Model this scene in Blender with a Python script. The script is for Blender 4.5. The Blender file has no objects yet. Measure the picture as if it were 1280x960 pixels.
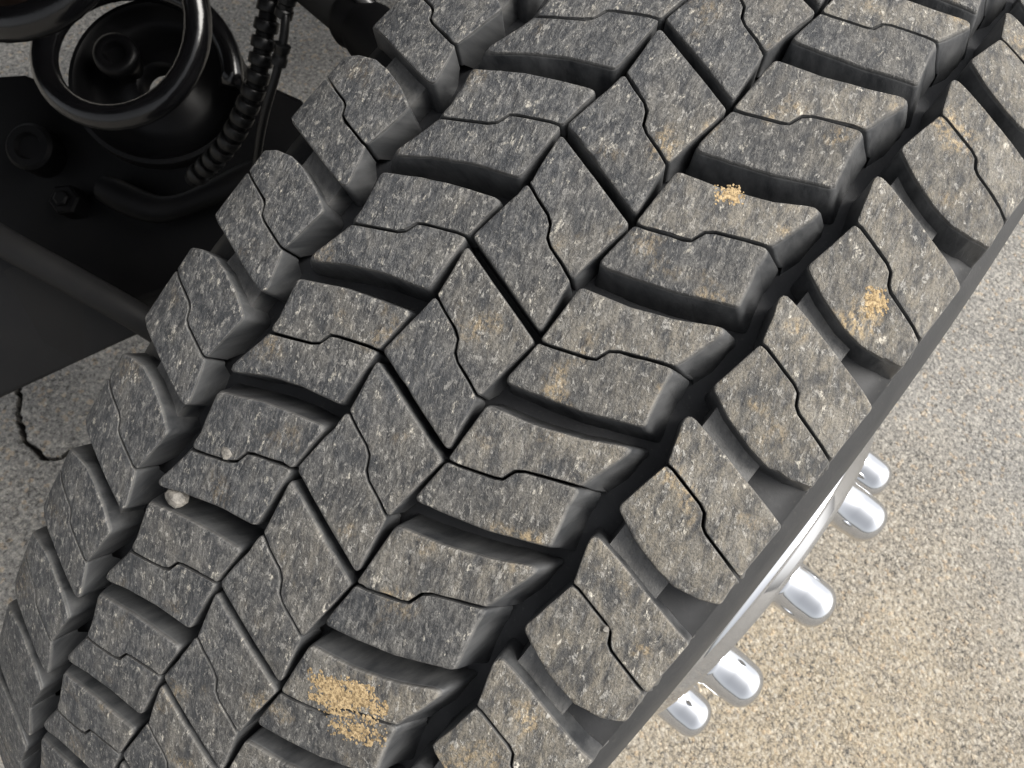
import bpy, bmesh, math, random
from mathutils import Vector, Matrix, noise

rnd = random.Random(7)
S = bpy.context.scene
COL = S.collection

# ------------------------------------------------------------------ measured frame
# "wheel frame": x along the axle (0 = tread centre, + = kerb side), y towards the camera, z round the tread.
RW = 0.44                    # tread radius on the centre line
K2 = 1.3536                  # crown curvature
AX_H = 0.432                 # axle height above ground (tyre slightly loaded)
A_UP = math.radians(-25.0)   # angle (wheel frame) that points straight up
CU, SU = math.cos(A_UP), math.sin(A_UP)
ROWS = (( 0.76612832, -0.18211050, -0.61634663),
        (-0.60140665,  0.13501916, -0.78745150),
        ( 0.22662179,  0.97396386, -0.00608047))
CAM = (0.063816, 0.632154, 0.0)
FPX = 916.32                 # focal length in photo pixels (1280 wide)

def W(x, y, z):              # wheel frame -> world
    return Vector((x, y*SU - z*CU, y*CU + z*SU + AX_H))
def Wd(x, y, z):
    return Vector((x, y*SU - z*CU, y*CU + z*SU))
CAMW = W(*CAM)
RIGHT, UP, BACK = (Wd(*r) for r in ROWS)
def ray(px, py):
    return RIGHT*((px-640)/FPX) - UP*((py-480)/FPX) - BACK
def at(px, py, d):           # world point seen at a photo pixel, d metres in front of the camera
    return CAMW + ray(px, py)*d
def on_ground(px, py, z=0.0):
    r = ray(px, py)
    return CAMW + r*((z-CAMW.z)/r.z)

# ------------------------------------------------------------------ camera, world, sun, exposure
cd = bpy.data.cameras.new('camera')
cam = bpy.data.objects.new('camera', cd); COL.objects.link(cam)
cd.sensor_width = 36.0; cd.sensor_fit = 'HORIZONTAL'; cd.lens = FPX/1280*36
cd.clip_start = 0.01; cd.clip_end = 400
cam.matrix_world = Matrix(((RIGHT.x, UP.x, BACK.x, CAMW.x), (RIGHT.y, UP.y, BACK.y, CAMW.y),
                           (RIGHT.z, UP.z, BACK.z, CAMW.z), (0, 0, 0, 1)))
cd.dof.use_dof = True; cd.dof.focus_distance = 0.235; cd.dof.aperture_fstop = 38
S.camera = cam

world = bpy.data.worlds.new('World'); S.world = world; world.use_nodes = True
SUN_DIR = (RIGHT*0.85 + UP*0.22 + BACK*0.80).normalized()      # towards the light
sun_el = math.asin(SUN_DIR.z); sun_rot = math.atan2(SUN_DIR.x, SUN_DIR.y)
nt = world.node_tree; nt.nodes.clear()
sky = nt.nodes.new('ShaderNodeTexSky'); sky.sky_type = 'NISHITA'; sky.sun_disc = False
sky.sun_elevation = sun_el; sky.sun_rotation = sun_rot
sky.air_density = 1.0; sky.dust_density = 4.0; sky.ozone_density = 1.0
hs = nt.nodes.new('ShaderNodeHueSaturation'); hs.inputs['Saturation'].default_value = 0.15
bg = nt.nodes.new('ShaderNodeBackground'); bg.inputs['Strength'].default_value = 0.072
wo = nt.nodes.new('ShaderNodeOutputWorld')
nt.links.new(sky.outputs[0], hs.inputs['Color']); nt.links.new(hs.outputs[0], bg.inputs[0]); nt.links.new(bg.outputs[0], wo.inputs[0])
sl = bpy.data.lights.new('sun', 'SUN'); sl.energy = 1.5; sl.angle = math.radians(34); sl.color = (1.0, 0.957, 0.89)
sun = bpy.data.objects.new('sun', sl); COL.objects.link(sun)
sun.rotation_euler = SUN_DIR.to_track_quat('Z', 'Y').to_euler(); sun.location = (0, 0, 5)
vs = S.view_settings; vs.view_transform = 'Standard'; vs.look = 'None'; vs.gamma = 1.0
vs.exposure = 1.62; vs.use_curve_mapping = False

# ------------------------------------------------------------------ materials
class NT:
    def __init__(s, name):
        s.m = bpy.data.materials.new(name); s.m.use_nodes = True
        s.t = s.m.node_tree; s.t.nodes.clear()
        s.out = s.n('ShaderNodeOutputMaterial'); s.p = s.n('ShaderNodeBsdfPrincipled')
        s.l(s.p.outputs[0], s.out.inputs[0])
    def n(s, kind, **kw):
        x = s.t.nodes.new(kind)
        for k, v in kw.items(): setattr(x, k, v)
        return x
    def l(s, a, b): s.t.links.new(a, b)
    def put(s, sock, v):
        if hasattr(v, 'links') or hasattr(v, 'is_linked'): s.l(v, sock)
        elif isinstance(v, (tuple, list)) and len(v) == 3 and sock.type == 'RGBA': sock.default_value = (*v, 1)
        else: sock.default_value = v
    def map(s, src, scale, rot=(0, 0, 0), loc=(0, 0, 0)):
        x = s.n('ShaderNodeMapping'); s.l(src, x.inputs[0])
        x.inputs['Scale'].default_value = scale; x.inputs['Rotation'].default_value = rot; x.inputs['Location'].default_value = loc
        return x.outputs[0]
    def noise(s, v, scale, detail=4, rough=.55, dist=0.0):
        x = s.n('ShaderNodeTexNoise'); s.l(v, x.inputs['Vector'])
        x.inputs['Scale'].default_value = scale; x.inputs['Detail'].default_value = detail
        x.inputs['Roughness'].default_value = rough; x.inputs['Distortion'].default_value = dist
        return x.outputs['Fac']
    def vor(s, v, scale, feature='F1', out='Distance', rand=1.0):
        x = s.n('ShaderNodeTexVoronoi'); x.feature = feature; s.l(v, x.inputs['Vector'])
        x.inputs['Scale'].default_value = scale; x.inputs['Randomness'].default_value = rand
        return x.outputs[out]
    def ramp(s, f, stops, interp='LINEAR'):
        x = s.n('ShaderNodeValToRGB'); s.l(f, x.inputs[0]); r = x.color_ramp; r.interpolation = interp
        while len(r.elements) < len(stops): r.elements.new(0.5)
        for e, (pos, c) in zip(r.elements, stops):
            e.position = pos; e.color = (c, c, c, 1) if isinstance(c, (int, float)) else (*c, 1)
        return x.outputs[0]
    def mix(s, f, a, b, mode='MIX'):
        x = s.n('ShaderNodeMix', data_type='RGBA', blend_type=mode)
        s.put(x.inputs[0], f); s.put(x.inputs[6], a); s.put(x.inputs[7], b); return x.outputs[2]
    def math(s, op, a, b=0.0, clamp=False):
        x = s.n('ShaderNodeMath', operation=op, use_clamp=clamp); s.put(x.inputs[0], a); s.put(x.inputs[1], b); return x.outputs[0]
    def attr(s, name): return s.n('ShaderNodeAttribute', attribute_name=name)
    def bump(s, h, strength, dist, normal=None):
        x = s.n('ShaderNodeBump'); s.l(h, x.inputs['Height']); x.inputs['Strength'].default_value = strength
        x.inputs['Distance'].default_value = dist
        if normal is not None: s.l(normal, x.inputs['Normal'])
        return x.outputs[0]
    def set(s, **kw):
        for k, v in kw.items(): s.put(s.p.inputs[k.replace('_', ' ')], v)
        return s.m

def mat_tread():
    m = NT('worn_rubber')
    uv = m.n('ShaderNodeUVMap', uv_map='flat').outputs[0]
    wear_highlight = m.attr('wear_highlight').outputs['Fac']
    ruv = m.map(uv, (1, 1, 1), (0, 0, math.radians(20)))       # scuffs run a little askew of the rolling direction
    vst = m.map(ruv, (1.9, .72, 1))
    vst2 = m.map(ruv, (1.45, .85, 1), (0, 0, 0), (.37, .11, 0))
    big = m.noise(uv, 24, 3)
    mid = m.noise(vst, 150, 6, .78, .2)
    fine = m.noise(vst, 430, 5, .80, .15)
    grain = m.noise(uv, 1500, 2, .6)
    fleck = m.noise(vst2, 330, 4, .72, .25)
    fleck2 = m.noise(m.map(ruv, (1.5, .8, 1), (0, 0, 0), (3.3, 1.7, 0)), 170, 5, .76, .2)
    lump = m.noise(vst2, 95, 3, .6, .4)
    tone = m.attr('tone').outputs['Fac']                        # every block has worn and picked up dust a little differently
    sx = m.n('ShaderNodeSeparateXYZ'); m.l(uv, sx.inputs[0])
    dust = m.math('ADD', m.math('MULTIPLY', sx.outputs[0], 4.2), m.math('ADD', m.math('MULTIPLY', big, .9), m.math('MULTIPLY', tone, .42)))
    dust = m.ramp(dust, [(.55, 0.0), (1.10, 1.0)])              # brown film, thicker towards the kerb side
    c = m.ramp(mid, [(.36, (.016, .0175, .021)), (.50, (.044, .046, .050)), (.60, (.086, .087, .089)), (.72, (.175, .173, .168))])
    c = m.mix(m.ramp(fine, [(.47, 0.0), (.66, .80)]), c, (.195, .191, .182))
    c = m.mix(m.ramp(fine, [(.30, .85), (.46, 0.0)]), c, (.015, .017, .020))
    film = m.math('MULTIPLY', dust, m.ramp(mid, [(.38, .05), (.62, .62)]))
    c = m.mix(film, c, (.225, .192, .138))
    c = m.mix(m.math('MULTIPLY', m.ramp(lump, [(.52, 0.0), (.66, .45)]), m.math('ADD', m.math('MULTIPLY', tone, .8), .2)), c, (.200, .188, .165))
    c = m.mix(m.ramp(lump, [(.34, .65), (.49, 0.0)]), c, (.024, .027, .032))
    f1 = m.math('MULTIPLY', m.ramp(fleck, [(.555, 0.0), (.63, 1.0)]), m.ramp(big, [(.33, .3), (.62, 1.0)]))
    c = m.mix(m.math('MULTIPLY', f1, .70), c, (.39, .375, .345))
    f2 = m.math('MULTIPLY', m.ramp(fleck2, [(.595, 0.0), (.65, 1.0)]), m.ramp(fine, [(.44, .05), (.58, 1.0)]))
    c = m.mix(m.math('MULTIPLY', f2, .85), c, (.58, .54, .46))
    tan = m.ramp(m.noise(uv, 47, 2, .5), [(.585, 0.0), (.72, 1.0)])
    tanf = m.math('MULTIPLY', m.math('MULTIPLY', tan, m.math('ADD', m.math('MULTIPLY', dust, .7), .3)), m.ramp(m.noise(vst2, 430, 3, .7), [(.45, 0.0), (.6, .75)]))
    c = m.mix(tanf, c, (.50, .37, .20))
    c = m.mix(m.ramp(grain, [(.38, .45), (.5, 0.0)]), c, (.020, .020, .022))
    c = m.mix(1.0, c, m.ramp(tone, [(.0, .84), (1.0, 1.22)]), 'MULTIPLY')
    # clean moulded rubber on the groove walls, dusty only in places
    wallc = m.mix(m.ramp(m.noise(vst2, 80, 5, .68), [(.34, 0.0), (.70, 1.0)]), (.021, .0225, .025), (.096, .097, .098))
    wallc = m.mix(m.ramp(fine, [(.6, 0.0), (.72, .22)]), wallc, (.20, .19, .17))
    edge = m.ramp(wear_highlight, [(.30, 0.0), (.58, 1.0), (.86, 0.0)])
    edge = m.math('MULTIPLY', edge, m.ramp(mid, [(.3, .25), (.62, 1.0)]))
    top = m.ramp(wear_highlight, [(.42, 0.0), (.72, 1.0)])
    col = m.mix(top, wallc, c)
    col = m.mix(m.math('MULTIPLY', edge, .62), col, (.25, .245, .235))  # edge highlight painted as a pale line along the worn block rims
    h = m.math('ADD', m.math('MULTIPLY', mid, .9), m.math('MULTIPLY', fine, .7))
    h = m.math('ADD', h, m.math('MULTIPLY', grain, .25))
    h = m.math('ADD', h, m.math('MULTIPLY', f1, .35))
    h = m.math('MULTIPLY', h, m.math('ADD', m.math('MULTIPLY', top, .9), .1))
    rough = m.math('ADD', m.math('MULTIPLY', mid, .3), m.math('ADD', m.math('MULTIPLY', top, .24), .30))
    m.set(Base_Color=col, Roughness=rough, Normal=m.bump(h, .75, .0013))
    m.p.inputs['Specular IOR Level'].default_value = .42
    return m.m

def mat_rubber(name, lo, hi, rough=.6):
    m = NT(name); tc = m.n('ShaderNodeTexCoord').outputs['Object']
    a = m.noise(tc, 60, 5, .6); b = m.noise(tc, 700, 4, .7)
    c = m.mix(m.ramp(a, [(.3, 0.0), (.72, 1.0)]), lo, hi)
    c = m.mix(m.ramp(b, [(.6, 0.0), (.75, .3)]), c, (.13, .12, .10))
    m.set(Base_Color=c, Roughness=rough, Normal=m.bump(b, .2, .0005)); return m.m

def mat_paint(name, col, rough=.35, dust=.25, spec=.5, metal=0.0):
    m = NT(name); tc = m.n('ShaderNodeTexCoord').outputs['Object']
    a = m.noise(tc, 28, 5, .65); b = m.noise(tc, 420, 3, .7)
    c = m.mix(m.math('MULTIPLY', m.ramp(a, [(.4, 0.0), (.75, 1.0)]), dust), col, (.09, .085, .075))
    c = m.mix(m.ramp(b, [(.66, 0.0), (.74, dust)]), c, (.25, .23, .2))
    r = m.math('ADD', m.math('MULTIPLY', a, .3), rough-.12)
    m.set(Base_Color=c, Roughness=r, Metallic=metal, Normal=m.bump(b, .12, .0006))
    m.p.inputs['Specular IOR Level'].default_value = spec
    return m.m

def mat_chrome():
    m = NT('chrome'); tc = m.n('ShaderNodeTexCoord').outputs['Object']
    a = m.noise(tc, 45, 4, .6); b = m.noise(tc, 900, 2, .6)
    r = m.ramp(a, [(.3, .02), (.75, .07)])
    m.set(Base_Color=(.64, .65, .67), Metallic=1.0, Roughness=r); return m.m

def mat_ground():
    m = NT('weathered_asphalt'); tc = m.n('ShaderNodeTexCoord').outputs['Object']
    w = m.noise(tc, 3.0, 4, .6); w2 = m.noise(tc, 9.0, 5, .65)
    g1 = m.n('ShaderNodeTexVoronoi'); m.l(tc, g1.inputs['Vector']); g1.inputs['Scale'].default_value = 150
    g2 = m.n('ShaderNodeTexVoronoi'); m.l(tc, g2.inputs['Vector']); g2.inputs['Scale'].default_value = 185
    n1 = m.noise(tc, 150, 5, .78, .4); n2 = m.noise(tc, 380, 4, .75)
    net = m.n('ShaderNodeTexVoronoi'); net.feature = 'DISTANCE_TO_EDGE'; net.inputs['Scale'].default_value = 95
    wv = m.n('ShaderNodeVectorMath', operation='ADD'); nn = m.n('ShaderNodeTexNoise'); m.l(tc, nn.inputs['Vector']); nn.inputs['Scale'].default_value = 70
    sc_ = m.n('ShaderNodeVectorMath', operation='SCALE'); m.l(nn.outputs['Color'], sc_.inputs[0]); sc_.inputs['Scale'].default_value = .02
    m.l(tc, wv.inputs[0]); m.l(sc_.outputs[0], wv.inputs[1]); m.l(wv.outputs[0], net.inputs['Vector'])
    dist = m.n('ShaderNodeVectorMath', operation='DISTANCE'); m.l(tc, dist.inputs[0]); dist.inputs[1].default_value = tuple(on_ground(1010, 960))
    sand = m.ramp(m.math('ADD', m.math('ADD', dist.outputs['Value'], m.math('MULTIPLY', w, .35)), m.math('MULTIPLY', w2, .25)), [(.42, 1.0), (.85, 0.0)])   # sand washed into one area
    base = m.mix(sand, (.250, .242, .226), (.350, .292, .205))
    sp = m.n('ShaderNodeSeparateColor'); m.l(g2.outputs['Color'], sp.inputs[0])
    c = m.mix(m.ramp(sp.outputs[0], [(.0, .42), (.5, .0)]), base, (.20, .19, .175))
    c = m.mix(m.ramp(sp.outputs[1], [(.60, 0.0), (1.0, .36)]), c, (.60, .565, .50))
    c = m.mix(m.ramp(sp.outputs[2], [(.90, 0.0), (.95, .42)]), c, (.52, .38, .23))
    c = m.mix(m.ramp(n1, [(.39, 1.0), (.47, 0.0)]), c, (.075, .070, .063))
    c = m.mix(m.ramp(n1, [(.53, 0.0), (.64, .60)]), c, (.62, .57, .48))
    c = m.mix(m.ramp(n2, [(.55, 0.0), (.72, .65)]), c, (.68, .64, .56))
    c = m.mix(m.ramp(n2, [(.34, .8), (.45, 0.0)]), c, (.10, .093, .083))
    crk = m.math('MULTIPLY', m.ramp(net.outputs['Distance'], [(.0, 1.0), (.06, 0.0)]), m.ramp(w2, [(.42, 0.0), (.6, 1.0)]))
    c = m.mix(m.math('MULTIPLY', crk, .6), c, (.05, .048, .045))
    h = m.math('ADD', m.math('MULTIPLY', m.ramp(g2.outputs['Distance'], [(.0, 1.0), (.6, 0.0)]), .6), m.math('MULTIPLY', n1, 1.1))
    h = m.math('SUBTRACT', m.math('ADD', h, m.math('MULTIPLY', n2, .5)), m.math('MULTIPLY', crk, .5))
    m.set(Base_Color=c, Roughness=.88, Normal=m.bump(h, .85, .0045)); return m.m

def mat_stone(name, a, b):
    m = NT(name); tc = m.n('ShaderNodeTexCoord').outputs['Object']
    n = m.noise(tc, 350, 5, .7)
    m.set(Base_Color=m.mix(m.ramp(n, [(.35, 0.0), (.65, 1.0)]), a, b), Roughness=.6, Normal=m.bump(n, .5, .001)); return m.m

M_TREAD = mat_tread()
M_FLOOR = mat_rubber('groove_rubber', (.010, .0105, .012), (.026, .027, .030), .65)  # floor colour lowered to paint in the deep groove shade
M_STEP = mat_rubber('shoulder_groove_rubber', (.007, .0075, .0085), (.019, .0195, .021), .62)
M_SIDE = mat_rubber('sidewall_rubber', (.016, .0168, .018), (.027, .027, .028), .66)
M_CHROME = mat_chrome()
M_BLACK = mat_paint('black_chassis_paint', (.0028, .0028, .0032), .5, .01, .10)
M_GLOSS = mat_paint('glossy_black_coil_paint', (.0028, .0028, .0033), .17, .01, .42)
M_GREYP = mat_paint('dull_dark_grey_steel', (.011, .011, .0115), .55, .05, .16)
M_STEEL = mat_paint('dark_bare_steel', (.055, .055, .056), .36, .3, .5, .6)
M_PLAST = mat_paint('black_loom_plastic', (.0030, .0031, .0034), .34, .02, .22)
M_SEAT = mat_paint('satin_black_cup_paint', (.0022, .0022, .0026), .36, .01, .13)
M_RUST = mat_paint('rusty_brown_steel', (.012, .0055, .0032), .6, .04, .2)
M_GROUND = mat_ground()
m_ = NT('dried_tan_mud'); tc_ = m_.n('ShaderNodeTexCoord').outputs['Object']
n_ = m_.noise(tc_, 900, 4, .75); n2_ = m_.noise(tc_, 160, 3, .6)
M_MUD = m_.set(Base_Color=m_.mix(m_.ramp(n2_, [(.35, 0.0), (.65, 1.0)]), m_.mix(m_.ramp(n_, [(.40, 0.0), (.56, 1.0)]), (.15, .105, .055), (.42, .305, .160)),
    m_.mix(m_.ramp(n_, [(.40, 0.0), (.56, 1.0)]), (.22, .15, .070), (.54, .40, .225))), Roughness=.92, Normal=m_.bump(n_, .6, .0008))
M_PEB = mat_stone('pale_grit_stone', (.07, .066, .06), (.27, .25, .22))

# ------------------------------------------------------------------ object helpers
def link(name, me, parent=None):
    o = bpy.data.objects.new(name, me); COL.objects.link(o)
    if parent is not None: o.parent = parent
    return o
def empty(name, loc, label, cat, group=None):
    o = bpy.data.objects.new(name, None); COL.objects.link(o); o.location = loc
    o.empty_display_size = .05
    return tag(o, label, cat, group)
def tag(o, label, cat, group=None):
    o['label'] = label; o['category'] = cat
    if group: o['group'] = group
    return o
def put(name, bm, mat, parent=None, smooth=40):
    """bm in world coordinates -> one object; its origin is moved to its own centre"""
    bmesh.ops.recalc_face_normals(bm, faces=bm.faces)
    return put_raw(name, bm, mat, parent, smooth)
def put_raw(name, bm, mat, parent=None, smooth=40):
    c = Vector((0, 0, 0))
    for v in bm.verts: c += v.co
    c /= max(1, len(bm.verts))
    for v in bm.verts: v.co -= c
    me = bpy.data.meshes.new(name); bm.to_mesh(me); bm.free(); me.materials.append(mat)
    for p in me.polygons: p.use_smooth = True
    if smooth < 180: me.set_sharp_from_angle(angle=math.radians(smooth))
    o = bpy.data.objects.new(name, me); COL.objects.link(o); o.location = c
    if parent is not None:
        root = parent.location.copy(); q = parent.parent
        while q is not None: root += q.location; q = q.parent
        o.parent = parent; o.location = c - root
    return o
def lathe(bm, prof, n, frame=None, closed=False):
    """prof: (along axis, radius) list; frame maps (a, radius*cos, radius*sin) to the world"""
    fr = frame or (lambda a, p, q: Vector((a, p, q)))
    rings = []
    for a, r in prof:
        if r < 1e-6: rings.append([bm.verts.new(fr(a, 0, 0))]); continue
        rings.append([bm.verts.new(fr(a, r*math.cos(2*math.pi*i/n), r*math.sin(2*math.pi*i/n))) for i in range(n)])
    prs = list(zip(rings, rings[1:]))
    if closed: prs.append((rings[-1], rings[0]))
    for A, B in prs:
        for i in range(n):
            j = (i+1) % n
            if len(A) == 1 and len(B) == 1: continue
            if len(A) == 1: bm.faces.new((A[0], B[j], B[i]))
            elif len(B) == 1: bm.faces.new((A[i], A[j], B[0]))
            else: bm.faces.new((A[i], A[j], B[j], B[i]))
def axis_frame(o, d):
    d = d.normalized(); u = d.orthogonal().normalized(); v = d.cross(u)
    return lambda a, p, q: o + d*a + u*p + v*q
def catmull(P, k):
    out = []
    for i in range(len(P)-1):
        a = P[max(i-1, 0)]; b = P[i]; c = P[i+1]; d = P[min(i+2, len(P)-1)]
        for j in range(k):
            t = j/k
            out.append(.5*((2*b)+(c-a)*t+(2*a-5*b+4*c-d)*t*t+(3*b-a-3*c+d)*t**3))
    return out+[P[-1]]
def tube(bm, P, rad, n=14, cap=True):
    """rad: a number or a function of the index"""
    rf = rad if callable(rad) else (lambda i: rad)
    t0 = (P[1]-P[0]).normalized(); u = t0.orthogonal().normalized(); rings = []
    for i, p in enumerate(P):
        t = (P[min(i+1, len(P)-1)]-P[max(i-1, 0)]).normalized()
        u = (u-t*u.dot(t)).normalized(); v = t.cross(u); r = rf(i)
        rings.append([bm.verts.new(p+u*(r*math.cos(2*math.pi*j/n))+v*(r*math.sin(2*math.pi*j/n))) for j in range(n)])
    for A, B in zip(rings, rings[1:]):
        for j in range(n): bm.faces.new((A[j], A[(j+1) % n], B[(j+1) % n], B[j]))
    if cap:
        bm.faces.new(rings[0][::-1]); bm.faces.new(rings[-1])
def slab(bm, pts, thick, nrm, bev=0.0):
    """a plate from a polygon of world points, thickened along nrm"""
    nrm = nrm.normalized()
    A = [bm.verts.new(p) for p in pts]; B = [bm.verts.new(p-nrm*thick) for p in pts]
    n = len(pts); fs = [bm.faces.new(A), bm.faces.new(B[::-1])]
    for i in range(n): fs.append(bm.faces.new((A[i], B[i], B[(i+1) % n], A[(i+1) % n])))
    if bev: bmesh.ops.bevel(bm, geom=list({e for f in fs for e in f.edges}), offset=bev, segments=2, profile=.6, affect='EDGES')

# ------------------------------------------------------------------ ground: one sheet, finer where the crack runs
crack_px = [(14, 462), (22, 487), (23, 515), (27, 545), (40, 560), (56, 571), (72, 574), (90, 560)]
crack = [on_ground(x, y) for x, y in crack_px]
fine = []
for i in range(len(crack)-1):
    for j in range(6):
        q = crack[i].lerp(crack[i+1], j/6)
        fine.append(q + Vector((noise.noise(q*90), noise.noise(q*90+Vector((9, 4, 1))), 0))*.0060+Vector((noise.noise(q*260), noise.noise(q*260+Vector((3, 8, 1))), 0))*.0028)
cx0, cx1 = min(q.x for q in fine)-.03, max(q.x for q in fine)+.03
cy0, cy1 = min(q.y for q in fine)-.03, max(q.y for q in fine)+.03
def lines(lo, hi, st):
    L = [-120, -40, -14, -6, -3, -2]
    k = int((hi-lo)/st)
    mid = [lo+(hi-lo)*i/k for i in range(k+1)]
    L = [v for v in L if v < lo-.2] + [lo-.15, lo-.05] + mid + [hi+.05, hi+.15] + [v for v in (.5, 1, 2, 3, 6, 14, 40, 120) if v > hi+.25]
    return L
xs, ys = lines(cx0, cx1, .0016), lines(cy0, cy1, .0016)
def crack_depth(x, y):
    best = 9.
    for a, b in zip(fine, fine[1:]):
        dx, dy = b.x-a.x, b.y-a.y; L = dx*dx+dy*dy+1e-12
        t = max(0, min(1, ((x-a.x)*dx+(y-a.y)*dy)/L))
        d = math.hypot(x-a.x-dx*t, y-a.y-dy*t)
        if d < best: best = d
    w = max(.0012, .0027+.0030*noise.noise(Vector((x*45, y*45, 3.1))))
    return -.030*max(0, 1-best/w)**.5 if best < w else -.0015*max(0, 1-(best-w)/.008)
bm = bmesh.new()
G = [[bm.verts.new((x, y, crack_depth(x, y) if cx0 < x < cx1 and cy0 < y < cy1 else 0.0)) for y in ys] for x in xs]
for i in range(len(xs)-1):
    for j in range(len(ys)-1):
        bm.faces.new((G[i][j], G[i+1][j], G[i+1][j+1], G[i][j+1]))
me = bpy.data.meshes.new('ground'); bm.to_mesh(me); bm.free(); me.materials.append(M_GROUND)
for p_ in me.polygons: p_.use_smooth = True
me.materials.append(mat_stone('crack_dirt', (.012, .011, .010), (.035, .032, .028)))
for p_ in me.polygons:
    if p_.center.z < -.007: p_.material_index = 1
gr = link('ground', me); gr['kind'] = 'structure'

# ------------------------------------------------------------------ the tread: coordinates
DTH = 0.0972303              # mean pitch angle in view
NPITCH = 65
KN = list(range(-5, 8))
KV = [-.0438, -.0971, -.0687, .0807, .0995, .0550, .0123, .0792, .0333, -.0178, -.0641, -.0500, -.0188]
U0, U1 = -9.5, 10.5          # the pitches in view follow the photo, the others close the circle evenly
def warp_near(u):
    if u <= KN[0]: k = KV[0]
    elif u >= KN[-1]: k = KV[-1]
    else:
        i = int(math.floor(u))-KN[0]; t = u-math.floor(u)
        k = KV[i]*(1-t)+KV[min(i+1, len(KV)-1)]*t
    return (u+k)*DTH
A0, A1 = warp_near(U0), warp_near(U1)
def ang(u):
    while u < U0: u += NPITCH
    while u >= U0+NPITCH: u -= NPITCH
    if u <= U1: return warp_near(u)
    return A1 + (2*math.pi-(A1-A0))*(u-U1)/(NPITCH-(U1-U0))
PITCH = DTH*RW*1000          # mm
def prof(s):
    d = abs(s)
    extra = max(0, d-.090)**2*30
    return RW - K2*d*d - extra
def TP(s, u, dep):           # tread coordinates -> world (s, dep in m)
    a = ang(u); r = prof(min(max(s, -.1), .1)) - dep
    return W(s, r*math.cos(a), r*math.sin(a))

# every block outline: (s mm, u pitch, kind of the edge that STARTS here, corner radius mm)
# edge kinds: z zigzag centre groove, d diagonal groove, l wide lateral groove, k sipe, o sloping wall of the deep
# outer groove, i steep wall facing that groove, x outer shoulder
SIPE_C = [(-13.9, -.186), (-9.0, -.134), (-3.4, -.084), (-1.0, -.046), (.9, .042), (3.2, .084), (9.0, .134), (13.9, .186)]
SIPE_D = [(17.6, -.362), (21.0, -.382), (30.6, -.468), (32.6, -.494), (34.0, -.588), (36.2, -.628), (43.0, -.700), (50.3, -.774)]
SIPE_E = [(63.9, -1.238), (66.0, -1.236), (77.0, -1.166), (79.3, -1.138), (80.9, -1.066), (82.6, -1.038), (96.8, -.938)]
def off(line, g):            # shift a polyline sideways by g mm (in mm space)
    P = [(s, u*PITCH) for s, u in line]; out = []
    for i, (x, y) in enumerate(P):
        ax, ay = P[max(i-1, 0)]; bx, by = P[min(i+1, len(P)-1)]
        L = math.hypot(bx-ax, by-ay); nx, ny = -(by-ay)/L, (bx-ax)/L
        out.append((x+nx*g, (y+ny*g)/PITCH))
    return out
GS = .40
def poly_C1():
    sp = off(SIPE_C, -GS)[::-1]
    pts = [(-16.2, -.589, 'd', 1.2), (16.7, -.340, 'z', 1.6), (14.6, .030, 'z', .5)]
    pts += [(s, u, 'k', .7 if 0 < i < len(sp)-1 else 1.1) for i, (s, u) in enumerate(sp)]
    pts[-1] = (*pts[-1][:2], 'z', 1.0)
    return pts
def poly_D2():
    sp = off(SIPE_D, GS)
    pts = [(s, u, 'k', .8 if 0 < i < len(sp)-1 else 1.3) for i, (s, u) in enumerate(sp)]
    pts[-1] = (*pts[-1][:2], 'o', 1.6)
    pts += [(50.8, -.640, 'o', 3), (53.6, -.335, 'l', 1.8), (38.1, -.164, 'l', 6), (26.8, -.076, 'l', 6), (16.5, -.004, 'z', 1.8)]
    return pts
def poly_D1():               # same index as D2, above its sipe
    sp = off(SIPE_D, -GS)[::-1]
    pts = [(17.0, -.822, 'l', 2.0), (30.8, -.912, 'l', 6), (43.1, -1.036, 'l', 6), (55.6, -1.206, 'o', 2.0)]
    pts += [(s, u, 'k', .8 if 0 < i < len(sp)-1 else 1.2) for i, (s, u) in enumerate(sp)]
    pts[-1] = (*pts[-1][:2], 'z', 1.0)
    return pts
def poly_E1():
    sp = off(SIPE_E, -GS)[::-1]
    pts = [(59.4, -1.602, 's', 2.4), (69.4, -1.556, 's', 6), (97.3, -1.390, 'x', 1.2)]
    pts += [(s, u, 'k', 1.0) for s, u in sp]
    pts[-1] = (*pts[-1][:2], 'i', 1.2)
    return pts
def poly_E2():
    sp = off(SIPE_E, GS)
    pts = [(s, u, 'k', 1.0) for s, u in sp]
    pts[-1] = (*pts[-1][:2], 'x', .8)
    pts += [(97.3, -.722, 's', 1.5), (91.5, -.662, 's', 3), (84.6, -.632, 's', 4), (78.0, -.655, 's', 5), (69.0, -.722, 's', 4), (60.8, -.822, 'i', 2.2)]
    return pts
def mirror(pts):
    return [(-s, -u, e, r) for s, u, e, r in pts]
DRAFT = {'z': .45, 'd': .45, 'l': 2.0, 'k': .05, 'o': 5.4, 'i': .3, 'x': 2.6, 's': .7}
DEPTH = {'z': 14.4, 'd': 13, 'l': 14.4, 'k': 10, 'o': 15.4, 'i': 15.4, 'x': 19, 's': 14.4}
BEV = {'z': .55, 'd': .72, 'l': .72, 'k': .24, 'o': 1.0, 'i': .45, 'x': .45, 's': .55}

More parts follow.
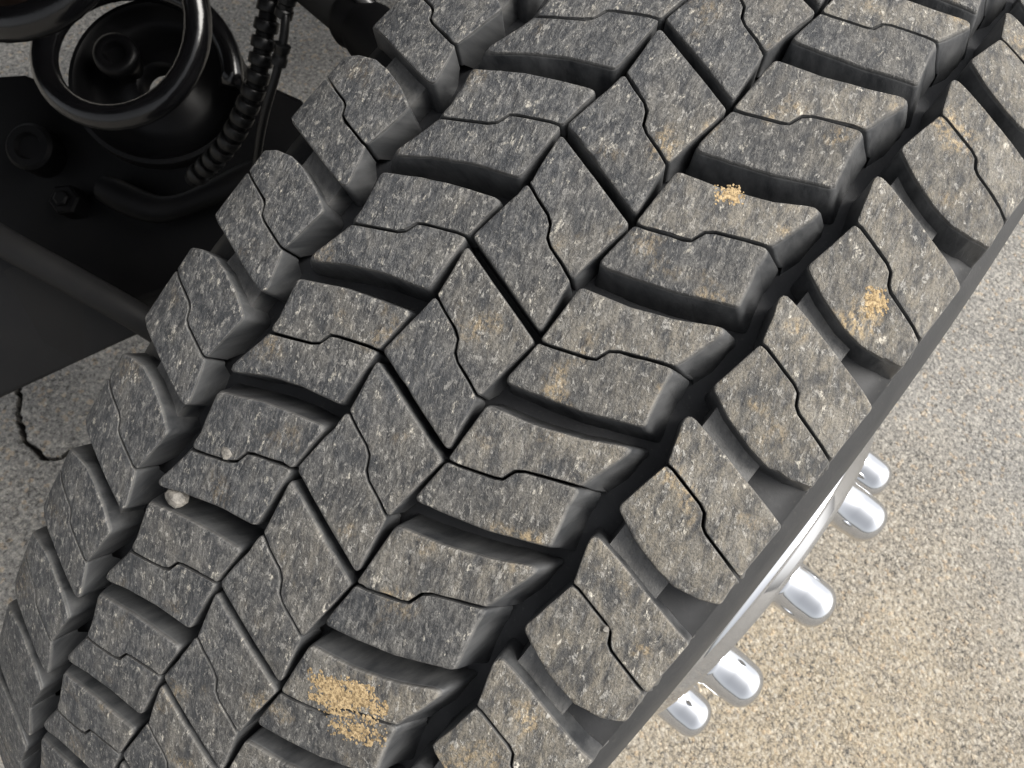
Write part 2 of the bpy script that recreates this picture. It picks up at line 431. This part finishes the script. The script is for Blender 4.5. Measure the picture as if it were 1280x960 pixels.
def outline(pts, seg=5.5):
    """rounded and resampled outline in mm: x, y, edge before, edge after, normal before, normal after"""
    P = [(s, u*PITCH, e, r) for s, u, e, r in pts]
    n = len(P)
    ar = sum(P[i][0]*P[(i+1) % n][1]-P[(i+1) % n][0]*P[i][1] for i in range(n))
    if ar < 0:               # make it counter-clockwise, keeping each edge's kind with its edge
        Q = P[::-1]; P = [(Q[i][0], Q[i][1], Q[(i+1) % n][2], Q[i][3]) for i in range(n)]
    res = []
    for i in range(n):
        x, y, e, r = P[i]; px, py, pe, _ = P[i-1]; nx, ny, _, _ = P[(i+1) % n]
        a = Vector((px-x, py-y)); b = Vector((nx-x, ny-y)); la, lb = a.length, b.length
        a /= la; b /= lb
        n1 = Vector((-a.y, a.x)); n2 = Vector((b.y, -b.x))        # outward normals of the two edges
        cosv = max(-1, min(1, a.dot(b))); th = math.acos(cosv)
        t = min(r/max(.05, math.tan(th/2)), la*.42, lb*.42) if th < math.radians(172) else 0
        if t < .05: res.append((x, y, pe, e, n1, n2)); continue
        p0 = Vector((x, y))+a*t; p1 = Vector((x, y))+b*t
        k = 4 if th < math.radians(140) else 2
        for j in range(k+1):
            f = j/k; q = p0*(1-f)**2 + Vector((x, y))*2*f*(1-f) + p1*f*f
            res.append((q.x, q.y, pe, e, n1, n2))
    out = []
    m = len(res)
    for i in range(m):
        x, y, pe, e, n1, n2 = res[i]; x2, y2 = res[(i+1) % m][:2]
        out.append(res[i])
        L = math.hypot(x2-x, y2-y); c = int(L/seg)
        for j in range(1, c+1):
            f = j/(c+1); out.append((x+(x2-x)*f, y+(y2-y)*f, e, e, n2, n2))
    return out
def shift(n1, n2, d1, d2):
    """the corner shift that moves one edge out by d1 and the next by d2"""
    c = n1.x*n2.y-n1.y*n2.x
    if abs(c) < .35:
        h = (n1+n2).normalized(); return h*((d1+d2)*.5/max(.7, h.dot(n1)))
    v = Vector(((d1*n2.y-d2*n1.y)/c, (d2*n1.x-d1*n2.x)/c))
    lim = (1.02 if max(d1, d2) > 3 else 1.5)*max(abs(d1), abs(d2))+1e-6
    return v if v.length < lim else v*(lim/v.length)

def block(bm, pts, n, uvl, wl, seg=5.5, jit=.12, wear_off=0.0, tone=.5):
    O = outline(pts, seg); m = len(O); tl = bm.verts.layers.float['tone']; tv = min(1, max(0, tone+rnd.uniform(-.16, .16)))
    rings = []
    # (offset outwards as a fraction of the bevel / draft, depth, worn top with painted rim highlight)
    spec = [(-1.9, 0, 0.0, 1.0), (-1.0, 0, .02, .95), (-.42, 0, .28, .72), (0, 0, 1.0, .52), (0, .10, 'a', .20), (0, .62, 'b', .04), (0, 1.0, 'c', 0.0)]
    for bo, dr, dp, we in spec:
        ring = []
        for i in range(m):
            x, y, pe, e, n1, n2 = O[i]
            bev = .5*(BEV[pe]+BEV[e])
            D = min(DEPTH[pe], DEPTH[e]) if 'x' not in (pe, e) or pe != e else DEPTH['x']
            depth = {'a': bev+.10*(D-bev), 'b': bev+.60*(D-bev), 'c': D}.get(dp, None)
            if depth is None: depth = bev*dp
            d1, d2 = DRAFT[pe], DRAFT[e]
            if dp == 'a': k1 = k2 = .13
            elif dp == 'b': k1, k2 = (.52 if pe == 'o' else .42), (.52 if e == 'o' else .42)
            else: k1 = k2 = dr
            if dp in ('b', 'c'):                       # slits close below the wear depth
                if pe == 'k' and e == 'o' or pe == 'k' and e == 'k': d1 = .5/k1 if e == 'o' else d1
                if e == 'k' and pe == 'o': d2 = .5/k2
            v_ = shift(n1, n2, bo*max(BEV[pe], .4)+d1*k1, bo*max(BEV[e], .4)+d2*k2)
            jx = jit*noise.noise(Vector((x*.31+n*7.1, y*.31, 3.3 if dp in (0.0, .02) else 1.7)))
            if jit and not isinstance(dp, str) and dp >= .28:        # small nicks and chipped corners
                ck = noise.noise(Vector((x*.55+n*11.3+tv*50, y*.55, 20.5)))
                if ck > .42: jx -= (ck-.42)*2.4
            q = Vector((x, y))+v_+((n1+n2).normalized() if (n1+n2).length > .01 else n1)*jx
            if dr >= 0 and bo > -1 and not isinstance(dp, str): depth += .25*jit*noise.noise(Vector((x*.7, y*.7+n*3.7, 8.1)))
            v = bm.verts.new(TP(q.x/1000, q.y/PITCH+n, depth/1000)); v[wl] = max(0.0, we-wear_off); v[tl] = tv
            ring.append((v, (q.x/1000, (q.y+n*PITCH)/1000+depth/1000*.7)))
        rings.append(ring)
    def setuv(f, uvs):
        for lp in f.loops: lp[uvl].uv = uvs[lp.vert]
    uvs = {v: t for r in rings for v, t in r}
    f = bm.faces.new([v for v, _ in rings[0]]); setuv(f, uvs)
    tops = [f]
    for A, B in zip(rings, rings[1:]):
        for i in range(m):
            j = (i+1) % m
            f = bm.faces.new((A[i][0], B[i][0], B[j][0], A[j][0])); setuv(f, uvs)
    bmesh.ops.triangulate(bm, faces=tops, quad_method='BEAUTY', ngon_method='BEAUTY')

def new_block_bm():
    b = bmesh.new(); uvl = b.loops.layers.uv.new('flat'); wl = b.verts.layers.float.new('wear_highlight'); b.verts.layers.float.new('tone'); return b, uvl, wl
def finish_block(name, b, parent, mat=None):
    return put(name, b, mat or M_TREAD, parent, smooth=62)

# ------------------------------------------------------------------ wheel
wheel = empty('truck_tyre_assembly', (0, 0, 0), 'big worn black truck tyre with angular tread blocks and chrome wheel, standing on the asphalt', 'tyre')
FR = lambda a, p, q: W(a, p, q)
# tyre body: groove floor, shoulders, sidewalls, beads
half = [(0.0, RW-.0135)]
for i in range(1, 13):
    s = .0885*i/12; half.append((s, RW-K2*s*s-(.0135 if not 3 < i < 10 else .0146)))
half += [(.0930, prof(.093)-.0135), (.0968, prof(.097)-.0155), (.1000, prof(.0985)-.0195), (.1038, .4010), (.1074, .389), (.1120, .369), (.1159, .346), (.1166, .325),
         (.1105, .303), (.1050, .288), (.0985, .280), (.0900, .272), (.0860, .266)]
loop = [(-s, r) for s, r in half[:0:-1]] + half
bm = bmesh.new(); lathe(bm, loop, 260, FR)
tyre = put('tyre', bm, M_FLOOR, wheel, 60)
tyre.data.materials.append(M_SIDE)
for p_ in tyre.data.polygons:
    if abs(tyre.location.x+p_.center.x) > .0935: p_.material_index = 1
PROTO = [poly_C1(), mirror(poly_C1()), poly_D1(), poly_D2(), mirror(poly_D1()), mirror(poly_D2()), poly_E1(), poly_E2(), mirror(poly_E1()), mirror(poly_E2())]
rest, ruv, rwl = new_block_bm()
TONES = [.62, .45, .85, .22, .50, .66, .82, .52, .40, .55]      # the leading half of each pair is scrubbed paler
for P, tn in zip(PROTO, TONES):
    uc = sum(u for _, u, _, _ in P)/len(P)
    for n in range(NPITCH):
        u = n+uc
        while u >= U0+NPITCH: u -= NPITCH
        while u < U0: u += NPITCH
        nn = round(u-uc)
        if -9.2 < u < 9.2:
            b, uvl, wl = new_block_bm(); block(b, P, nn, uvl, wl, seg=4.0, tone=tn); finish_block('tread_block', b, tyre)
        else: block(rest, P, nn, ruv, rwl, seg=14)
# raised rubber between the shoulder blocks: a tie bar and a shallower floor outside it
BAR = [(65.2, -.80), (83.6, -.72), (83.6, -.44), (65.2, -.50)]
OUT = [(83.0, -.78), (98.6, -.84), (98.6, -.30), (83.0, -.36)]
def step(bm, q, n, top, base, uvl, wl, wear_highlight, skirt):
    m = []
    sg = 1 if q[0][0] > 0 else -1
    k = 5
    A, B, C, D = q
    grid = []
    for i in range(k+1):
        row = []
        for j in range(4):
            f, g = i/k, j/3
            s = (A[0]*(1-g)+B[0]*g)*(1-f)+(D[0]*(1-g)+C[0]*g)*f
            u = (A[1]*(1-g)+B[1]*g)*(1-f)+(D[1]*(1-g)+C[1]*g)*f
            dep = top+.0006*noise.noise(Vector((s*.2, u*9+n, 2)))
            v = bm.verts.new(TP(s/1000, u+n, dep)); v[wl] = wear_highlight; row.append((v, s, u))
        grid.append(row)
    def uvset(f):
        for lp in f.loops: lp[uvl].uv = uvd[lp.vert]
    uvd = {v: (s/1000, (u+n)*PITCH/1000) for r in grid for v, s, u in r}
    for i in range(k):
        for j in range(3):
            uvset(bm.faces.new((grid[i][j][0], grid[i+1][j][0], grid[i+1][j+1][0], grid[i][j+1][0])))
    # side skirts at the inner and outer ends
    for col, ds in ((0, -sg*skirt), (3, sg*skirt)):
        low = []
        for i in range(k+1):
            v0, s, u = grid[i][col]
            v = bm.verts.new(TP((s+ds)/1000, u+n, base)); v[wl] = 0.0; uvd[v] = (s/1000, (u+n)*PITCH/1000+.008); low.append(v)
        for i in range(k):
            f = (grid[i][col][0], grid[i+1][col][0], low[i+1], low[i])
            uvset(bm.faces.new(f))
for sgn in (1, -1):
    for n in range(NPITCH):
        for Q, top, wear_highlight, sk, nm in ((BAR, .0058, .50, 1.0, 'tie_bar'), (OUT, .0098, .0, .6, 'groove_step')):
            q = [(sgn*s, sgn*u) for s, u in Q]
            u = n+q[0][1]
            while u >= U0+NPITCH: u -= NPITCH
            nn = round(u-q[0][1])
            if -8.5 < u < 8.5:
                b, uvl, wl = new_block_bm(); step(b, q, nn, top, .0150 if nm == 'tie_bar' else .026, uvl, wl, wear_highlight, sk)
                finish_block(nm, b, tyre, M_STEP if nm == 'groove_step' else None)
            else: step(rest, q, nn, top, .0150, ruv, rwl, wear_highlight, sk)
ro = finish_block('tread_remainder', rest, tyre); ro['kind'] = 'stuff'

# rim: barrel, dished disc that bulges outwards, hub, lug nut covers
bm = bmesh.new()
lathe(bm, [(.088, .266), (.094, .272), (.099, .279), (.1035, .2835), (.1055, .2815), (.1040, .272), (.098, .262), (.090, .255), (.086, .246), (.088, .238), (.098, .225),
           (.112, .203), (.128, .182), (.142, .168), (.142, .1650), (.1458, .1628), (.1475, .1618), (.1490, .1590), (.1525, .1566), (.1545, .1560), (.1565, .1538), (.1615, .1510), (.1645, .1475),
           (.1645, .093), (.1635, .090), (.160, .088)], 160, FR)
rim = put('rim', bm, M_CHROME, wheel, 30)
bm = bmesh.new()
lathe(bm, [(.160, .090), (.168, .089), (.171, .084), (.172, .060), (.172, .030), (.172, 0)], 72, FR)
put('hub_cap', bm, M_CHROME, rim, 40)
bm = bmesh.new()
lathe(bm, [(-.086, .266), (-.099, .281), (-.1055, .2815), (-.098, .262), (-.075, .246), (.03, .240), (.086, .246)], 96, FR)
put('barrel', bm, M_STEEL, rim, 40)
LUG_PROF = [(.1635, .0186), (.1665, .0188), (.1690, .0180), (.1705, .0170), (.180, .0166), (.1900, .0160)]
LUG_PROF += [(.1900+.0120*math.sin(t*math.pi/20)**1.0, .0160*max(0, math.cos(t*math.pi/20))**.72) for t in range(1, 11)]
for i in range(10):
    a = -.092+i*math.pi/5
    cy, cz = .1180*math.cos(a), .1180*math.sin(a)+.0055
    bm = bmesh.new()
    lathe(bm, [(s, max(r, 0) if r > 1e-5 else 0) for s, r in LUG_PROF], 28, lambda s, p, q: W(s, cy+p, cz+q))
    put('lug_nut_cover', bm, M_CHROME, wheel, 50)

# ------------------------------------------------------------------ suspension on the inboard side
Z = Vector((0, 0, 1))
c2, c3 = at(130, 18, .50), at(203, 108, .605)        # middle of the coil in full view, middle of the cup under it
AXS = (c2-c3).normalized()                           # the spring leans towards the front of the truck
spring = empty('coil_spring', c3, 'glossy black coil spring left of the tyre, seen down through its wide turns', 'coil spring')
u_ = (RIGHT-AXS*RIGHT.dot(AXS)).normalized(); v_ = AXS.cross(u_)
bm = bmesh.new(); R_S = .0620; P = []
for i in range(0, 150):
    t = i/40-1.02                                    # turns, 0 where the wire crosses the right of the turn in view
    a = 2*math.pi*t
    h = .130*t if t > 0 else (.095*t if t > -.75 else -.0713+.05*(t+.75))
    P.append(c2+u_*(math.cos(a)*R_S)+v_*(math.sin(a)*R_S)+AXS*h)
tube(bm, P, .0092, 18)
put('coil', bm, M_GLOSS, spring, 180)
bm = bmesh.new(); fr = axis_frame(c3, AXS)
lathe(bm, [(-.010, .0140), (.003, .0145), (.006, .018), (.004, .027), (-.004, .036), (-.006, .048), (-.002, .058), (.008, .0625), (.011, .0655), (.010, .069), (-.002, .0695), (-.014, .062), (-.018, .030)], 72, fr, True)
put('spring_seat', bm, M_SEAT, spring, 50)
bm = bmesh.new(); o_ = at(150, 74, .585); fr = axis_frame(o_, AXS)
lathe(bm, [(-.020, .013), (-.004, .0135), (.0, .0165), (.006, .0175), (.010, .0165), (.012, .013), (.011, .009), (.006, .007), (.005, 0)], 36, fr)
put('bump_stop', bm, M_SEAT, spring, 50)

bm = bmesh.new(); fr = axis_frame(at(-22, -52, .45), AXS)
lathe(bm, [(-.05, .020), (-.004, .021), (.0, .024), (.005, .024), (.007, .019), (.004, .012), (.004, 0)], 32, fr)
put('upper_mount', bm, M_RUST, spring, 40)

arm = empty('control_arm', at(150, 260, .70), 'black control arm with bushing and bolt, in the shadow under the coil spring', 'control arm')
bm = bmesh.new()
slab(bm, [at(-90, 100, .66), at(30, 92, .66), at(95, 120, .67), at(150, 205, .67), at(215, 200, .67), at(262, 165, .67), at(300, 70, .67), at(325, 110, .67), at(376, 122, .66), at(392, 160, .66), at(350, 280, .68), at(250, 350, .70), at(150, 385, .70), at(-90, 330, .69)], .05, BACK, .005)
put('bracket', bm, M_BLACK, arm, 30)
bm = bmesh.new(); fr = axis_frame(at(40, 185, .655), BACK)
lathe(bm, [(-.02, .021), (.004, .021), (.007, .018), (.007, .012), (.003, .010), (.003, 0)], 32, fr)
put('bushing', bm, M_BLACK, arm, 40)
bm = bmesh.new(); fr = axis_frame(at(82, 250, .660), BACK)
lathe(bm, [(-.02, .014), (.002, .014), (.004, .012), (.004, .007), (.008, .007), (.009, .005), (.009, 0)], 6, fr)
put('bolt_head', bm, M_BLACK, arm, 20)
bm = bmesh.new()
tube(bm, catmull([at(130, 235, .66), at(200, 262, .655), at(270, 240, .655), at(330, 215, .66)], 6), lambda i: .012+.002*math.sin(i*.5), 16)
put('arm_rib', bm, M_BLACK, arm, 60)

# unseen truck panels added to shade the suspension: inner arch liner and the engine side wall, above and left of the picture
body = empty('pickup_truck', (-.5, .2, .6), 'unseen truck underside added for shade above the coil spring, with its wheel arch liner', 'truck')
bm = bmesh.new(); rows = []
for i in range(25):
    a = math.radians(-42+ (132)*i/24)                # 0 = straight up, + = towards the rear
    row = []
    for x, r in ((-.150, .625), (-.150, .640), (-.30, .650), (-.55, .640), (-.80, .600), (-.84, .560)):
        row.append(bm.verts.new((x, r*math.sin(a), AX_H+r*math.cos(a))))
    rows.append(row)
for A, B in zip(rows, rows[1:]):
    for j in range(5): bm.faces.new((A[j], A[j+1], B[j+1], B[j]))
bmesh.ops.solidify(bm, geom=bm.faces[:], thickness=.004)
put('shade_arch_liner', bm, M_PLAST, body, 50)
bm = bmesh.new(); slab(bm, [Vector((-.84, -.40, .62)), Vector((-.84, .60, .62)), Vector((-.84, .60, 1.0)), Vector((-.84, -.40, 1.0))], .02, Vector((1, 0, 0)), .004)
put('shade_side_panel', bm, M_BLACK, body, 30)
bm = bmesh.new()
for k in range(3):
    y0 = .62+k*.62; slab(bm, [Vector((-.14, y0, .63)), Vector((-2.0, y0, .63)), Vector((-2.0, y0+.58, .63)), Vector((-.14, y0+.58, .63))], -.05, Z, .012)
put('shade_floor_pan', bm, M_BLACK, body, 30)

# lower cross member: round front tube with a dull plate under it
member = empty('cross_member', at(60, 400, .62), 'dull dark grey cross member tube with a flat plate below, left of the tyre', 'cross member')
bm = bmesh.new(); tube(bm, catmull([at(-120, 225, .60), at(0, 300, .60), at(90, 350, .61), at(165, 392, .62), at(215, 425, .64)], 5), .0125, 18)
put('tube', bm, M_GREYP, member, 50)
bm = bmesh.new()
slab(bm, [at(-150, 300, .612), at(0, 312, .612), at(100, 362, .618), at(185, 402, .63), at(182, 412, .64), at(100, 448, .66), at(0, 496, .68), at(-150, 560, .68)], .004, BACK, .0012)
put('plate', bm, M_GREYP, member, 30)

# corrugated hose behind the spring
hose = empty('corrugated_hose', at(318, 100, .52), 'ribbed black corrugated hose running down between the coil spring and the tyre', 'hose')
path = catmull([at(346, -60, .50), at(338, 0, .505), at(330, 50, .515), at(322, 95, .525), at(306, 140, .54), at(280, 185, .56), at(240, 225, .59)], 26)
bm = bmesh.new(); tube(bm, path, .0062, 14); put('inner_tube', bm, M_BLACK, hose, 180)
acc = 0.0
for i in range(1, len(path)-1):
    acc += (path[i]-path[i-1]).length
    if acc > .0112:
        acc = 0.0; t = (path[i+1]-path[i-1]).normalized()
        bm = bmesh.new()
        lathe(bm, [(-.0041, .0058), (-.0038, .0079), (-.0030, .0085), (.0030, .0085), (.0038, .0079), (.0041, .0058)], 20, axis_frame(path[i], t))
        put('rib', bm, M_PLAST, hose, 40)
line = empty('brake_line', at(345, 80, .50), 'thin black brake line with a clamp beside the ribbed hose', 'brake line')
bm = bmesh.new(); tube(bm, catmull([at(358, -40, .49), at(357, 10, .49), at(355, 45, .495), at(346, 90, .505), at(333, 135, .52), at(324, 178, .54), at(318, 230, .57)], 10), .0030, 10)
put('tube', bm, M_PLAST, line, 180)
for (px, py, d, r) in ((357, 8, .49, .0062), (351, 68, .50, .0055)):
    bm = bmesh.new(); fr = axis_frame(at(px, py, d), at(px, py, d)-at(px-8, py+34, d+.012))
    lathe(bm, [(-.008, .003), (-.007, r), (-.002, r), (-.001, r*.85), (.002, r*.85), (.003, r), (.007, r), (.008, .003)], 18, fr)
    put('clamp', bm, M_PLAST, line, 40)

# steering link at the top, meeting the knuckle behind the tyre
linkr = empty('steering_link', at(420, 20, .47), 'dark steel steering link with a joint boot at the top edge beside the tyre', 'steering link')
bm = bmesh.new(); a_, b_ = at(350, -52, .50), at(452, 32, .47)
tube(bm, [a_.lerp(b_, i/8) for i in range(9)], .0148, 26); put('rod', bm, M_GREYP, linkr, 50)
bm = bmesh.new(); d_ = (b_-a_).normalized(); fr = axis_frame(b_, d_)
lathe(bm, [(-.012, 0), (-.012, .017), (-.006, .0185), (.0, .0165), (.004, .0175), (.010, .019), (.03, .0195), (.05, .014), (.052, 0)], 30, fr)
put('joint_boot', bm, M_BLACK, linkr, 40)
bm = bmesh.new(); tube(bm, [at(438, -18, .452), at(462, 8, .458), at(474, 20, .462)], .0045, 14); put('link_highlight', bm, M_STEEL, linkr, 50)  # brighter steel strip added as the highlight on the link

# ------------------------------------------------------------------ small things stuck in the tread
def surf_at(px, py, dep=0.0):
    r = ray(px, py); t = .12; inv = None
    for _ in range(200):
        p = CAMW+r*t; x = p.x; rad = math.hypot(p.y, p.z-AX_H)
        t += .6*(rad-(prof(max(-.1, min(.1, x)))-dep))
    p = CAMW+r*t; n = Vector((0, p.y, p.z-AX_H)).normalized()
    return p, n
def rock(bm, c, r, seed, sq=(1, 1, 1)):
    rr = random.Random(seed); res = bmesh.ops.create_icosphere(bm, subdivisions=2, radius=r)
    for v in res['verts']:
        k = 1+.35*noise.noise(v.co/r*1.1+Vector((seed*3.1, 0, 0)))
        v.co = Vector((v.co.x*sq[0], v.co.y*sq[1], v.co.z*sq[2]))*k + c
for (px, py, dep, r, lab) in ((221, 621, .0024, .0034, 'pale angular pebble wedged in the wide groove at the left of the tread'),
                              (287, 567, .0010, .0023, 'small flat grey pebble caught in the thin slit of a left tread block'),
                              (757, 786, -.0002, .00095, 'tiny pale grit grain caught in the slit of a lower right shoulder block')):
    p, n = surf_at(px, py, dep); bm = bmesh.new(); rock(bm, p, r, px, (1.15, .9, .8))
    tag(put('pebble', bm, M_PEB, None, 25), lab, 'pebble')
def mud(cx, cy, rx, ry, count, seed, lab, skew=0.0):
    rr = random.Random(seed); bm = bmesh.new(); made = 0; tries = 0
    while made < count and tries < count*30:
        tries += 1
        x, y = rr.uniform(-1.25, 1.25), rr.uniform(-1.25, 1.25)
        k = math.hypot(x, y) + .75*noise.noise(Vector((x*2.1+seed*5, y*2.1, .5))) + .45*noise.noise(Vector((x*6+seed*5, y*6, 2.5)))
        if k + 1.3*noise.noise(Vector((x*17, y*17+seed, 7.5))) > .78 and rr.random() > .07*max(0, 1.5-k): continue
        made += 1
        p, n = surf_at(cx+x*rx, cy+y*ry+skew*x*rx)
        r = rr.uniform(.00013, .00036)*(1.5-.6*min(1, max(k, 0)))
        res = bmesh.ops.create_icosphere(bm, subdivisions=1, radius=r)
        t1 = n.orthogonal().normalized(); t2 = n.cross(t1); f = rr.uniform(.08, .16)
        ax, ay = rr.uniform(.7, 1.7), rr.uniform(.9, 2.2)
        for v in res['verts']:
            v.co = p + t1*(v.co.x*ax) + t2*(v.co.y*ay) + n*(v.co.z*f+.00003)
    tag(put('mud_patch', bm, M_MUD, None, 60), lab, 'mud')
mud(435, 871, 40, 21, 1500, 3, 'crumbly patch of tan dried mud above the slit of a lower tread block', .25)
mud(446, 915, 30, 12, 330, 5, 'smaller patch of tan dried mud just below the slit of a lower tread block', .2)
mud(1095, 378, 12, 16, 240, 8, 'small spot of tan dried mud on a right shoulder block')
mud(912, 243, 15, 10, 190, 9, 'small spot of tan dried mud on an upper right tread block')
